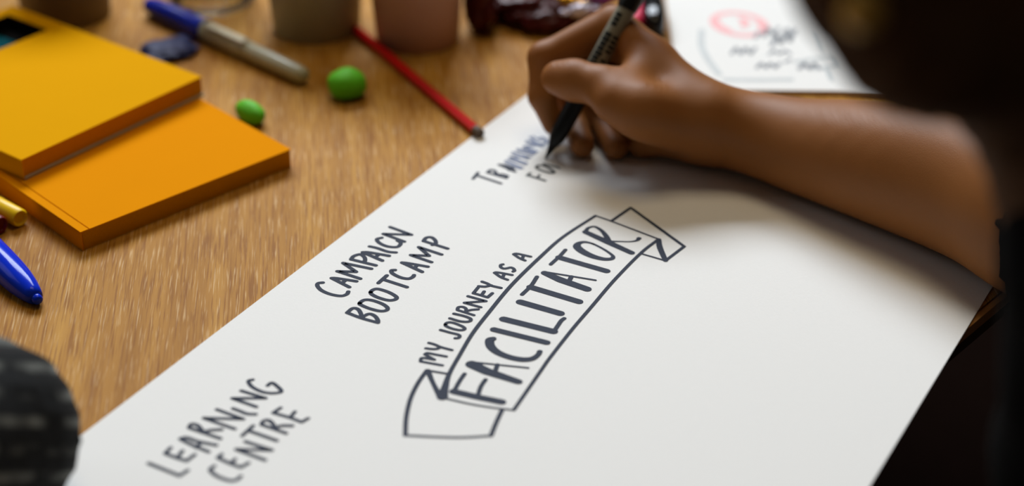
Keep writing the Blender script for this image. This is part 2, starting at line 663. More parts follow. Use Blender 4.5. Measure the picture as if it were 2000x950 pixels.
strokes('lettering', (260, 720, 4.131), [
    (W, 1, [(655, 790), (622, 820), (660, 860), (720, 890), (790, 908), (840, 898), (868, 872)]),
    (W, 0, [(715, 695), (683, 722), (780, 768), (870, 800), (930, 765)]), (W, 0, [(822, 735), (787, 770)]),
    (W, 0, [(1065, 742), (830, 655), (1120, 662), (905, 592)]),
    (W, 0, [(968, 465), (880, 545)]), (W, 0, [(925, 502), (1160, 585)]),
    (W, 0, [(1035, 455), (1235, 525)]), (W, 1, [(1035, 455), (1050, 428), (1090, 420), (1125, 445), (1145, 482)]), (W, 1, [(1140, 482), (1200, 465), (1285, 465)]),
    (W, 0, [(1190, 320), (1130, 360), (1270, 400), (1360, 435), (1412, 405)]), (W, 0, [(1305, 352), (1265, 400)]),
], M['ink'], paper, PZ, 'dark hand-lettered word CENTRE')
W = 2.4
strokes('lettering', (580, 420, 3.959), [
    (W, 1, [(200, 525), (165, 530), (158, 550), (190, 585), (260, 615), (340, 628), (385, 615), (397, 595)]),
    (W, 0, [(268, 490), (405, 560)]), (W, 1, [(268, 490), (310, 492), (460, 515)]), (W, 0, [(378, 505), (350, 527)]),
    (W, 0, [(490, 495), (312, 437), (458, 442), (357, 373), (575, 418)]),
    (W, 0, [(418, 345), (610, 392)]), (W, 1, [(418, 345), (440, 320), (490, 307), (522, 330), (525, 358), (500, 365)]),
    (W, 0, [(508, 290), (660, 355)]), (W, 1, [(508, 290), (560, 292), (712, 318)]), (W, 0, [(633, 308), (603, 330)]),
    (W, 1, [(562, 245), (620, 258), (700, 285), (765, 292)]),
    (W, 1, [(655, 178), (618, 190), (640, 220), (700, 245), (770, 250), (798, 232), (800, 215), (778, 200)]),
    (W, 0, [(830, 208), (668, 148), (885, 155), (720, 95)]),
], M['ink'], paper, PZ, 'dark hand-lettered word CAMPAIGN')
strokes('lettering', (580, 420, 3.959), [
    (W, 1, [(388, 758), (500, 800), (625, 835)]), (W, 1, [(388, 758), (430, 725), (470, 730), (494, 765), (495, 797)]),
    (W, 1, [(495, 797), (555, 768), (600, 782), (625, 815), (626, 835)]),
    (W, 1, [(485, 685), (520, 660), (580, 662), (660, 690), (700, 720), (690, 740), (640, 745), (560, 725), (500, 700), (485, 685)]),
    (W, 1, [(570, 600), (590, 580), (630, 575), (710, 600), (768, 635), (760, 655), (710, 662), (640, 645), (585, 620), (570, 600)]),
    (W, 0, [(695, 470), (630, 528)]), (W, 0, [(665, 500), (850, 560)]),
    (W, 1, [(758, 428), (730, 432), (740, 455), (800, 485), (860, 495), (895, 482), (905, 468)]),
    (W, 0, [(812, 370), (968, 442)]), (W, 1, [(812, 370), (860, 375), (1012, 402)]), (W, 0, [(932, 390), (908, 412)]),
    (W, 0, [(1040, 367), (880, 312), (1022, 318), (942, 250), (1118, 308)]),
    (W, 0, [(978, 203), (1165, 262)]), (W, 1, [(978, 203), (1000, 178), (1040, 175), (1070, 200), (1072, 226), (1048, 234)]),
], M['ink'], paper, PZ, 'dark hand-lettered word BOOTCAMP')
W = 2.0
strokes('lettering', (810, 570, 5.9375), [
    (W, 0, [(320, 858), (68, 812)]), (W, 1, [(68, 812), (78, 775), (130, 775), (228, 792)]), (W, 0, [(228, 792), (118, 730)]),
    (W, 1, [(118, 730), (150, 715), (240, 732), (365, 755)]),
    (W, 1, [(165, 597), (230, 615), (300, 645), (430, 680)]), (W, 1, [(130, 660), (200, 668), (260, 665), (300, 645)]),
    (W, 1, [(300, 447), (420, 480), (500, 500), (522, 520), (505, 540), (470, 543)]),
    (W, 1, [(355, 385), (380, 362), (440, 362), (530, 395), (578, 425), (565, 445), (510, 448), (430, 430), (370, 405), (355, 385)]),
    (W, 1, [(408, 312), (520, 345), (610, 352), (650, 335), (640, 312), (570, 285), (455, 258)]),
    (W, 0, [(495, 215), (685, 275)]), (W, 1, [(495, 215), (505, 185), (550, 178), (590, 195), (595, 225), (580, 238)]), (W, 1, [(590, 232), (650, 215), (735, 207)]),
    (W, 0, [(765, 183), (577, 131), (825, 112), (618, 55)]),
    (W, 0, [(733, -45), (680, 20), (765, 43), (845, 68), (900, 20)]), (W, 0, [(805, 0), (775, 43)]),
    (W, 1, [(781, -114), (840, -93), (890, -67), (1000, -41)]), (W, 1, [(742, -61), (808, -56), (856, -64), (885, -72)]),
], M['ink'], paper, PZ, 'small dark hand-lettered words MY JOURNEY')
strokes('lettering', (920, 480, 7.308), [
    (W, 1, [(335, 390), (430, 455), (520, 490)]), (W, 1, [(335, 390), (380, 385), (585, 422)]), (W, 0, [(472, 410), (452, 452)]),
    (W, 1, [(455, 270), (425, 280), (425, 310), (465, 330), (520, 325), (570, 315), (610, 335), (620, 360), (600, 372)]),
    (W, 1, [(608, 125), (690, 180), (770, 215)]), (W, 1, [(608, 125), (660, 118), (850, 160)]), (W, 0, [(748, 145), (732, 190)]),
], M['ink'], paper, PZ, 'small dark hand-lettered words AS A')
strokes('lettering', (0, 0, 1), [
    # F A C
    (4.0, 0, [(886, 765.5), (931.6, 776.3), (980, 786.2)]), (2.1, 1, [(907.4, 731), (898, 744.7), (887, 764)]), (2.1, 1, [(948.4, 742.2), (939, 756.3), (932.6, 776)]),
    ([5.6, 5.2, 3.8], 0, [(921, 712.5), (950, 726), (1012.5, 746.6)]), (1.3, 0, [(925, 708.4), (1031.5, 719.5)]), (2.2, 0, [(971.5, 713.2), (966.5, 728)]), (2.4, 0, [(920.5, 710.5), (938, 712)]),
    ([3.2, 4.2, 4.2, 3.8, 3.6, 3.6, 3.2, 2.6, 2.6], 1, [(963, 662.5), (956.5, 665.8), (958.5, 677.4), (971.6, 689), (994.7, 698.4), (1020, 703.2), (1039, 701.6), (1050.5, 694.2), (1054.3, 687.5)]),
    # I L I
    (3.7, 0, [(964.5, 644.5), (1067.5, 670)]),
    (4.3, 0, [(983.5, 624), (1081, 648.3)]), (2.2, 1, [(1081, 649.5), (1090, 636), (1096, 627.4), (1102, 622.6)]),
    (4.2, 0, [(1016, 590.5), (1094.5, 613)]),
    # T A T
    (2.1, 1, [(1048.8, 541.2), (1037, 559), (1019.5, 576)]), (4.0, 0, [(1036, 561.5), (1131, 590)]),
    ([3.6, 4.6, 4.2], 0, [(1063.5, 533.7), (1094.7, 547.4), (1147, 565.5)]), (1.3, 0, [(1066, 532), (1163, 548)]), (2.3, 0, [(1116, 541), (1110.5, 551)]),
    (2.0, 1, [(1104.5, 488.5), (1093, 501), (1075.5, 517)]), (3.9, 0, [(1092, 503.5), (1184.5, 530)]),
], M['ink'], paper, PZ, 'bold dark hand-lettered first nine letters of FACILITATOR', 1.13)
strokes('lettering', (1100, 400, 6.332), [
    ([1.5, 1.5, 1.7, 2.2, 2.6, 3.0, 3.7, 4.2, 4.2, 3.8, 2.8, 2.0, 1.5], 1, [(370, 488), (500, 553), (598, 620), (617, 652), (590, 673), (500, 675), (370, 643), (250, 588), (180, 535), (172, 505), (198, 478), (268, 464), (370, 488)]),
    ([3.4, 3.9, 3.4], 0, [(275, 340), (540, 460), (845, 598)]), ([2.2, 1.6, 1.8, 2.6, 3.2], 1, [(285, 318), (315, 287), (390, 275), (470, 320), (530, 390), (562, 455)]),
    ([1.5, 1.1, 1.1, 1.6, 2.6], 1, [(575, 455), (700, 458), (830, 460), (910, 445), (937, 420)]),
], M['ink'], paper, PZ, 'bold dark hand-lettered last two letters of FACILITATOR', 1.13)
strokes('banner_outline', (0, 0, 1), [
    (2.1, 1, [(833.7, 724.2), (815.8, 750), (801.5, 780.5), (793.4, 816.3), (791.6, 851)]),
    (1.5, 1, [(791.6, 851.2), (851.6, 854.3), (905.3, 855.3), (959, 852)]),
    (2.1, 1, [(959, 852), (968, 829), (980.4, 802)]),
    ([2.8, 2.2, 3.0], 1, [(835.5, 725), (846.2, 750), (860.5, 777)]),
    (1.5, 0, [(833.7, 724.2), (876.6, 731.5)]),
    (1.2, 1, [(862, 777), (916, 789.5), (959, 796.6), (1003, 802)]),
    ([5.0, 3.4, 2.2, 2.0, 2.0, 2.0, 2.0, 2.0, 1.9, 1.7], 1, [(864, 776), (868.6, 759), (877.5, 731), (898, 694), (923, 652), (954.7, 611), (1000, 556.5), (1056.8, 501), (1100, 463.2), (1163, 422)]),
    (1.8, 1, [(1003.5, 801.5), (1028, 766), (1060, 719.5), (1074.5, 699), (1118, 643.5), (1156, 599), (1200, 547.5), (1251.6, 495), (1286, 468)]),
    (1.2, 0, [(1163, 422), (1193.2, 432.4), (1287, 468)]),
    (1.8, 0, [(1194, 432.4), (1231.9, 406.3), (1336.5, 482), (1300, 509.5)]),
    ([2.6, 3.0, 2.6], 1, [(1286.5, 468.5), (1288.7, 483.7), (1299.8, 509.5)]),
    (1.3, 0, [(1299.8, 509.8), (1253.5, 496.5)]),
], M['ink'], paper, PZ, 'dark outline of a folded ribbon banner', 1.13)
W = 2.1
strokes('lettering', (880, 230, 5.588), [
    (W, 0, [(300, 602), (245, 670)]), (W, 0, [(280, 630), (550, 720)]),
    (W, 0, [(402, 600), (612, 662)]), (W, 1, [(402, 600), (440, 572), (488, 588), (500, 622)]), (W, 1, [(495, 626), (560, 620), (625, 640)]),
    (W, 0, [(530, 515), (705, 592)]), (W, 1, [(530, 515), (600, 525), (690, 560)]), (W, 0, [(660, 540), (640, 575)]),
], M['ink'], paper, PZ, 'dark hand-lettered start of TRAINING')
strokes('lettering', (880, 230, 5.588), [
    (W, 0, [(608, 470), (785, 552)]), (1.2, 0, [(590, 490), (760, 565)]),
    (W, 0, [(830, 500), (647, 435), (870, 435), (680, 380)]), (1.2, 0, [(820, 520), (640, 455)]), (1.2, 0, [(850, 460), (665, 400)]),
    (W, 0, [(735, 345), (915, 395)]), (1.2, 0, [(720, 362), (900, 412)]),
    (W, 0, [(945, 370), (802, 318), (1012, 302), (832, 258)]), (1.2, 0, [(930, 385), (790, 335)]), (1.2, 0, [(1000, 320), (820, 275)]),
    (W, 1, [(870, 215), (920, 262), (1000, 292), (1050, 265), (1010, 222), (965, 228)]), (1.2, 1, [(900, 205), (960, 240), (1040, 250)]),
], M['ink_blue'], paper, PZ, 'blue-grey shaded end of TRAINING')
strokes('lettering', (880, 230, 5.588), [
    (2.0, 0, [(840, 630), (1032, 690)]), (2.0, 0, [(868, 608), (838, 634)]), (1.8, 0, [(970, 630), (942, 662)]),
    (2.0, 1, [(938, 548), (965, 522), (1040, 538), (1110, 578), (1130, 600), (1090, 606), (1000, 580), (938, 548)]),
    (2.0, 0, [(1020, 505), (1188, 550)]),
], M['print'], paper, PZ, 'black unfinished word FOR under the marker tip')

# second sheet, far right
q0, q1 = at(1326, 183), at(1740, 186)
ux = (q1 - q0).normalized()
uy = Vector((-ux.y, ux.x, 0))
Z2 = 0.0032
q0s = q0
sk = thing('sketch_pad', 'white sketch pad with faint red and grey doodles behind the forearm', 'paper', q0s + ux * .1 + uy * .14)
bm = bmesh.new()
prism(bm, [q0s, q0s + ux * 0.215, q0s + ux * 0.215 + uy * 0.297, q0s + uy * 0.297], 0.0001, 0.0027)
obj('page_block', bm, M['paper'], sk)
bm = bmesh.new()
prism(bm, [q0s - uy * .0006, q0s + ux * 0.2155 - uy * .0006, q0s + ux * 0.2155 + uy * 0.297, q0s + uy * 0.297], 0.0029, Z2)
obj('top_sheet', bm, M['paper'], sk)
C10 = (1300, 0, 4.444)
el = [(640 + 225 * math.cos(t) * math.cos(.12) - 95 * math.sin(t) * math.sin(.22), 210 + 225 * math.cos(t) * math.sin(.16) + 92 * math.sin(t)) for t in np.linspace(0, 2 * math.pi, 17)]
strokes('doodle', C10, [(5.5, 1, el), (6, 1, [(425, 180), (470, 230), (540, 265)]), (5.5, 0, [(660, 165), (700, 195), (680, 225)]), (4, 1, [(800, 205), (845, 235), (820, 270)])],
        M['ink_red'], sk, Z2, 'pink-red ring doodle')
strokes('doodle', C10, [(4.5, 1, [(312, 265), (312, 400), (370, 520), (465, 645)]), (4.5, 0, [(520, 692), (800, 695), (1085, 690)]),
                        (3, 0, [(1310, 270), (1370, 440)]), (4, 0, [(1400, 580), (1440, 690)]), (4, 0, [(1130, 540), (1470, 480), (1500, 560), (1300, 600)])],
        M['ink_grey'], sk, Z2, 'faint grey frame lines')
zz = lambda x, y, n, w, h, s=0: [(x + w * k, y + (h if k % 2 else 0) + s * k) for k in range(n)]
strokes('doodle', C10, [(2.6, 0, zz(570, 470, 6, 42, -55)), (2.6, 0, zz(780, 330, 6, 40, -60, -6)), (3, 0, zz(920, 400, 6, 40, -85, -10)), (2.6, 0, zz(900, 470, 5, 45, -30)),
                        (2.6, 0, zz(790, 590, 6, 40, -40)), (2.6, 0, zz(1020, 300, 4, 40, -50)), (3.2, 0, zz(1160, 600, 5, 45, -50)), (2.6, 0, [(1040, 540), (1080, 520)])],
        M['ink_scribble'], sk, Z2, 'dark scribbled notes, out of focus')

# ------------------------------------------------------------------ yellow note pads
def pad(name, label, A, B, depth, z0, th, top_m, board=True, window=False):
    A = Vector((A.x, A.y, 0))
    B = Vector((B.x, B.y, 0))
    u = (B - A).normalized()
    v = Vector((-u.y, u.x, 0))
    w = (B - A).length
    c = lambda s, t: A + u * s + v * t
    t = thing(name, label, 'notepad', (A + u * w / 2 + v * depth / 2) + Vector((0, 0, z0)), 'yellow note pads')
    e = 0.0006
    zb = z0
    if board:
        bm = bmesh.new()
        prism(bm, [c(-.0004, -.0007), c(w, -.0007), c(w, depth), c(-.0004, depth)], z0, z0 + 0.0015)
        tag(obj('backing_board', bm, M['board'], t), 'grey card backing board')
        zb = z0 + 0.0017
    ztop = z0 + th
    wi = None
    if window:
        p0 = at(94, 58, ztop) - A
        s1, t0 = p0.dot(u), p0.dot(v)
        wi = (max(0.02, s1 - 0.085), s1, t0, min(depth - .01, t0 + 0.05))       # s range, t range of the cut-out
        s0, s1, t0, t1 = wi
        rects = [(0, 0, s0, depth), (s1, 0, w, depth), (s0, 0, s1, t0), (s0, t1, s1, depth)]
    else:
        rects = [(0, 0, w, depth)]
    lip = 0.0045

    def slab(bm, z0_, z1_, inset):
        for (x0, y0, x1, y1) in rects:
            x0 = x0 + inset if x0 == 0 else x0
            y0 = y0 + inset if y0 == 0 else y0
            x1 = x1 - inset if x1 == w else x1
            y1 = y1 - inset if y1 == depth else y1
            prism(bm, [c(x0, y0), c(x1, y0), c(x1, y1), c(x0, y1)], z0_, z1_)
    bm = bmesh.new()
    slab(bm, zb, ztop - 0.0007, e)
    obj('page_block', bm, M['pad_edge'], t)
    # cover: a top sheet scored near the left edge, folded down over the left side
    bm = bmesh.new()
    if window:
        slab(bm, ztop - 0.0006, ztop, 0)
    else:
        prism(bm, [c(lip + .0007, 0), c(w, 0), c(w, depth), c(lip + .0007, depth)], ztop - 0.0006, ztop)
    obj('cover', bm, top_m, t, bevel=0.00018, bseg=1)
    bm = bmesh.new()
    prism(bm, [c(-.0006, -.0002), c(0, -.0002), c(0, depth), c(-.0006, depth)], z0, ztop - .0002)
    if not window:
        prism(bm, [c(-.0006, 0), c(lip, 0), c(lip, depth), c(-.0006, depth)], ztop - .0006, ztop + .0001)
    obj('spine', bm, top_m, t, bevel=0.0002, bseg=2)
    if window:
        s0, s1, t0, t1 = wi
        bm = bmesh.new()
        prism(bm, [c(s0, t0), c(s1, t0), c(s1, t1), c(s0, t1)], zb + .0002, zb + .0012)
        obj('window_backing', bm, M['teal'], t)
        bm = bmesh.new()
        g = .0008
        for (x0, y0, x1, y1) in ((s0, t1 - g, s1, t1), (s0, t0, s1, t0 + g), (s0, t0, s0 + g, t1), (s1 - g, t0, s1, t1)):
            prism(bm, [c(x0, y0), c(x1, y0), c(x1, y1), c(x0, y1)], zb + .0012, ztop - .0007)
        prism(bm, [c(s1 - .012, t0), c(s1, t0), c(s1, t1), c(s1 - .012, t1)], zb + .0012, zb + .0016)
        obj('window_lining', bm, M['void'], t)
    return t


pad('note_pad', 'lower orange-yellow note pad lying directly on the wood', at(164, 490), at(571, 326), 0.152, 0.0, 0.0118, M['pad_low'], board=False)
pad('note_pad', 'upper yellow note pad with a dark cut-out window, stacked on the other pad', at(49, 351, 0.0121), at(398, 186, 0.0121), 0.182, 0.0121, 0.0128, M['pad_top'], window=True)

# ------------------------------------------------------------------ pens, pencil, putty
def axis_thing(name, label, cat, p0, group=None):
    return thing(name, label, cat, (p0.x, p0.y, 0), group)


# red pencil: hexagonal, grey end towards the paper
r = 0.0034
p0, p1 = at(938, 262, r), at(694, 56, r)
t = axis_thing('pencil', 'red pencil lying between the green ball and the pinkish cup', 'pencil', p0)
d = (p1 - p0).normalized()
bm = bmesh.new()
lathe(bm, [(0, .0), (r, .0), (r, (p1 - p0).length), (0, (p1 - p0).length)], 6, frame_to(p0 + d * .006, p1) @ Matrix.Rotation(math.radians(30), 4, 'Z'))
obj('shaft', bm, M['red'], t, bevel=0.0006)
bm = bmesh.new()
lathe(bm, [(0, 0), (r * .86, 0), (r * .98, .0008), (r * .98, .006), (0, .006)], 16, frame_to(p0, p1))
tag(obj('end_cap', bm, M['pencil_end'], t, True), 'dull grey pencil end')

# grey marker with blue cap
r = 0.0070
p0, p1 = at(598, 150, r), at(291, 10, r)
L = (p1 - p0).length
t = axis_thing('marker_pen', 'grey marker pen with a blue cap beside the grey-green cup', 'pen', p0)
mm = frame_to(p0, p1)
bm = bmesh.new()
lathe(bm, [(0, 0), (.0030, 0.0003), (.0046, .002), (.0055, .006), (.0058, .02), (.0060, .045), (.0060, .060), (.0057, .0602), (.0057, L * .70), (0, L * .70)], 28, mm)
obj('barrel', bm, M['grey_pen'], t, True)
bm = bmesh.new()
lathe(bm, [(.0058, .061), (.0066, .0612), (.0067, .104), (.0062, .1045), (.0058, .061)], 28, mm)
obj('collar', bm, M['grey_pen'], t, True)
bm = bmesh.new()
up = (mm.to_3x3().inverted() @ Vector((-.2, -.3, 1))).normalized()
ang = math.atan2(up.y, up.x)
mc = mm @ Matrix.Rotation(ang, 4, 'Z')
for z0_, z1_, x0, x1 in ((.058, .099, .0074, .0092), (.093, .099, .0055, .0092)):
    vs = [mc @ Vector((x, y, z)) for x in (x0, x1) for y in (-.0022, .0022) for z in (z0_, z1_)]
    q = [bm.verts.new(v) for v in vs]
    for f in ((0, 1, 3, 2), (4, 6, 7, 5), (0, 4, 5, 1), (2, 3, 7, 6), (0, 2, 6, 4), (1, 5, 7, 3)):
        bm.faces.new([q[i] for i in f])
obj('clip', bm, M['grey_clip'], t, bevel=.0006)
bm = bmesh.new()
lathe(bm, [(.0058, .1046), (.0076, .105), (.0078, .128), (.0076, L * .86), (.0068, L * .95), (.0052, L), (0, L)], 28, mm)
tag(obj('cap', bm, M['blue_pen'], t, True), 'blue tapered cap')

# yellow and dark red felt pens (ends only in the picture)
def felt_pen(label, pe, pdir, r, m, mend, length=.13):
    t = axis_thing('felt_pen', label, 'pen', pe, 'felt pens at the left edge')
    p1 = pe + pdir * length
    mm = frame_to(pe, p1)
    bm = bmesh.new()
    lathe(bm, [(0, .0012), (r * .62, .0012), (r * .72, .0002), (r * .86, 0), (r, .0014), (r, .042), (r * .93, .0425), (r * .93, length - .008), (r * .6, length), (0, length)], 32, mm)
    obj('barrel', bm, m, t, True)
    return t


dirp = (at(-60, 372, .0053) - at(42, 428, .0053)).normalized()
felt_pen('yellow felt pen with a blunt end beside the lower pad', at(40, 427, .0054), dirp, .0053, M['yellow_pen'], None)
felt_pen('dark red felt pen lying under the yellow felt pen', at(2, 441, .0054), (at(-100, 396, .0053) - at(2, 441, .0053)).normalized(), .0053, M['dark_red'], None)

# glossy blue pen cap, near left
r = .0088
p0, p1 = at(76, 588, .0046), at(-70, 440, .0088)
mm = frame_to(p0, p1)
t = axis_thing('ballpoint_pen', 'glossy blue pen with a nubbed tapered end below the felt pens', 'pen', p0)
bm = bmesh.new()
lathe(bm, [(.0028, .0035), (.0041, .0040), (.0052, .0075), (.0066, .014), (.0077, .022), (.0084, .032), (.0087, .045), (.0087, .11), (.006, .12), (0, .12)], 40, mm)
obj('barrel', bm, M['blue_cap'], t, 'all')
bm = bmesh.new()
lathe(bm, [(0, -.0005), (.0018, -.0003), (.0027, .0008), (.0028, .0065), (0, .0065)], 28, mm)
obj('nub', bm, M['blue_cap'], t, 'all')

# green putty balls
def putty(name, label, c, rx, ry, rz, rot, seed):
    bm = bmesh.new()
    bmesh.ops.create_icosphere(bm, subdivisions=4, radius=1)
    for v in bm.verts:
        n = noise.noise(v.co * 1.2 + Vector((seed, 0, 0))) * .07 + noise.noise(v.co * 4 + Vector((0, seed, 0))) * .02
        v.co *= 1 + n
        v.co = Matrix.Rotation(rot, 3, 'Z') @ Vector((v.co.x * rx, v.co.y * ry, v.co.z * rz))
    zmin = min(v.co.z for v in bm.verts)
    for v in bm.verts:
        v.co.z = max(v.co.z, zmin * .9)
    zmin = min(v.co.z for v in bm.verts)
    for v in bm.verts:
        v.co += Vector((c.x, c.y, -zmin))
    return tag(obj(name, bm, M['putty'], None, 'all'), label, 'putty', 'green putty lumps')


putty('putty_ball', 'larger round green putty ball beside the red pencil', at(678, 166, .008), .0123, .0118, .0100, .3, 3.1)
putty('putty_ball', 'smaller egg-shaped green putty lump behind the lower yellow pad', at(489, 222, .005), .0128, .0070, .0068, -.85, 7.7)

# ------------------------------------------------------------------ cups and tumbler
def cup(label, near, r0, r1, h, m, rim=True):
    c = Vector((near.x, near.y + r0, 0))
    t = thing('cup', label, 'cup', c)
    bm = bmesh.new()
    M4 = Matrix.Translation(c)
    lathe(bm, [(0, .006), (r0 - .0016, .006), (r0 - .0014, .0012), (r0 - .0006, .0003), (r0, .0008), (r1, h), (r1 - .0007, h), (r0 - .0009, .0075), (0, .0075)], 56, M4)
    obj('wall', bm, m, t, True)
    bm = bmesh.new()
    k = 10
    lathe(bm, [(r1 + .0003 + .0016 * math.cos(a), h + .0012 * math.sin(a)) for a in np.linspace(0, 2 * math.pi, k)], 56, M4)
    obj('rim', bm, m, t, 'all')
    return t


cup('grey-green cup standing behind the grey marker pen', at(611, 87), .0300, .0355, .092, M['cup_grey'])
cup('pinkish cup standing behind the red pencil', at(812, 107), .0282, .0345, .092, M['cup_pink'])
cup('dark taupe cup standing behind the upper yellow pad', at(112, 62), .0305, .0365, .092, M['cup_dark'])

c = Vector((at(402, 36).x, at(402, 36).y + .031, 0))
t = thing('tumbler', 'clear plastic tumbler standing behind the blue cap of the marker', 'cup', c)
bm = bmesh.new()
lathe(bm, [(0, .0006), (.026, .0004), (.029, .0012), (.031, .005), (.0335, .095), (.0325, .095), (.0297, .007), (.027, .005), (0, .0048)], 64, Matrix.Translation(c))
obj('wall', bm, M['clear'], t, 'all')

# ------------------------------------------------------------------ sweets, wrappers and the case at the back
def crumple(name, label, cat, c, size, m, seed, rot=0.0, amp=.28, sub=4, parent=None, group=None, twist=False):
    bm = bmesh.new()
    bmesh.ops.create_icosphere(bm, subdivisions=sub, radius=1)
    for v in bm.verts:
        p = v.co * 1.3 + Vector((seed, seed * .5, 0))
        rdg = abs(noise.noise(p)) * 2 + abs(noise.noise(p * 2.3)) + .5 * abs(noise.noise(p * 5))
        v.co *= 1 + amp * (rdg - .8)
        if twist:
            a = abs(v.co.x)
            if a > .6:
                v.co.y *= .35 + (a - .6) * 2.2
                v.co.z *= .35 + (a - .6) * .8
                v.co.x *= 1.35
        v.co = Matrix.Rotation(rot, 3, 'Z') @ Vector((v.co.x * size[0], v.co.y * size[1], v.co.z * size[2]))
    zmin = min(v.co.z for v in bm.verts) * .8
    for v in bm.verts:
        v.co.z = max(v.co.z, zmin)
        v.co += Vector((c.x, c.y, c.z - zmin))
    o = obj(name, bm, m, parent, 'all')
    return tag(o, label, cat, group)


crumple('foil_wrapper', 'crumpled navy blue foil wrapper between the pad and the blue cap', 'wrapper', at(332, 104), (.020, .017, .0034), M['foil_navy'], 2.2, .4, .35)
bagc = at(1030, 62)
bag = thing('sweet_bag', 'crinkled dark maroon sweet bag between the pinkish cup and the hand', 'bag', bagc)
crumple('bag_body', '', None, bagc + Vector((.012, .030, 0)), (.042, .034, .0135), M['foil_maroon'], 5.2, -.1, .30, 5, bag)
del bpy.data.objects['bag_body']['label']
crumple('bag_neck', '', None, at(938, 70) + Vector((0, .012, 0)), (.0115, .018, .024), M['foil_maroon'], 9.4, .2, .30, 4, bag)
del bpy.data.objects['bag_neck']['label']
crumple('wrapped_sweet', 'gold foil wrapped sweet at the back of the maroon bag', 'sweet', at(1104, 14, .014), (.014, .008, .007), M['foil_gold'], 1.4, -.5, .2, 4, None, 'wrapped sweets', True)
crumple('wrapped_sweet', 'silvery white wrapped sweet above the index knuckle', 'sweet', at(1134, 32, .012), (.010, .006, .005), M['foil_white'], 3.7, .3, .2, 4, None, 'wrapped sweets', True)
crumple('wrapped_sweet', 'purple foil wrapped sweet beside the marker cap at the back', 'sweet', at(1168, 8, .012), (.016, .010, .009), M['foil_purple'], 6.1, .1, .2, 4, None, 'wrapped sweets', True)

cc = at(1283, 92)
t = thing('pencil_sharpener', 'small glossy black case with a pink-red side beside the sketch pad', 'case', cc)
bm = bmesh.new()
bmesh.ops.create_uvsphere(bm, u_segments=32, v_segments=20, radius=1)
for v in bm.verts:
    s = lambda x, e: math.copysign(abs(x) ** e, x)
    v.co = Vector((s(v.co.x, .7) * .0085, s(v.co.y, .7) * .030, s(v.co.z, .6) * .0105)) + Vector((cc.x - .001, cc.y + .034, .0106))
obj('shell', bm, M['case_black'], t, 'all')
bm = bmesh.new()
bmesh.ops.create_uvsphere(bm, u_segments=32, v_segments=20, radius=1)
for v in bm.verts:
    s = lambda x, e: math.copysign(abs(x) ** e, x)
    v.co = Vector((s(v.co.x, .7) * .0062, s(v.co.y, .7) * .027, s(v.co.z, .6) * .0092)) + Vector((cc.x - .0135, cc.y + .036, .0093))
tag(obj('side_panel', bm, M['case_pink'], t, 'all'), 'pink-red side')
t.name = 'glossy_case'

# ------------------------------------------------------------------ the marker in the hand
TIP = at(1065, 311, PZ + .0003)
PV = Vector((.465, .37, .78)).normalized()
t = thing('permanent_marker', 'black and grey marker held in the writing hand, tip on the paper', 'pen', TIP)
mm = frame_to(TIP, TIP + PV)
bm = bmesh.new()
lathe(bm, [(0, 0), (.0007, .0002), (.0013, .004), (.0026, .0088), (.0026, .010), (0, .010)], 20, mm)
obj('nib', bm, M['black_plastic'], t, True)
bm = bmesh.new()
lathe(bm, [(0, .009), (.0027, .009), (.0045, .0135), (.0054, .0195), (.0056, .030), (.0055, .046), (0, .046)], 32, mm)
obj('grip', bm, M['black_plastic'], t, True)
bm = bmesh.new()
lathe(bm, [(0, .0455), (.0056, .0455), (.0057, .047), (.0057, .1), (.0056, .101), (0, .101)], 40, mm)
tag(obj('barrel', bm, M['marker_grey'], t, True), 'grey barrel with worn black print')
# worn print: two rows of illegible block marks wrapped around the barrel
bm = bmesh.new()
cam_dir = (mm.to_3x3().inverted() @ (Vector((0, 0, CAM_H)) - TIP)).normalized()
a0 = math.atan2(cam_dir.y, cam_dir.x)
rs = random.Random(8)


def patch(bm, z0, z1, a0, a1, r=.00582, n=8):
    lo = [bm.verts.new(mm @ Vector((r * math.cos(a0 + (a1 - a0) * k / n), r * math.sin(a0 + (a1 - a0) * k / n), z0))) for k in range(n + 1)]
    hi = [bm.verts.new(mm @ Vector((r * math.cos(a0 + (a1 - a0) * k / n), r * math.sin(a0 + (a1 - a0) * k / n), z1))) for k in range(n + 1)]
    for k in range(n):
        bm.faces.new((lo[k], lo[k + 1], hi[k + 1], hi[k]))


for k in range(11):
    z = .0500 + k * .0031
    patch(bm, z, z + .0026, a0 - .95 + rs.uniform(-.06, .06), a0 - .05 + rs.uniform(-.06, .06))
    if k != 6:
        patch(bm, z + .0004, z + .0022, a0 + .12, a0 + .85 + rs.uniform(-.1, .1))
for k in range(3):
    z = .0882 + k * .0030
    patch(bm, z, z + .0024, a0 - .8, a0 - .1)
obj('print_marks', bm, M['print'], t)
bm = bmesh.new()
lathe(bm, [(0, .1005), (.0061, .1005), (.0064, .103), (.0066, .130), (.0060, .138), (0, .139)], 36, mm)
tag(obj('cap', bm, M['black_plastic'], t, True), 'black cap pushed on the rear end')

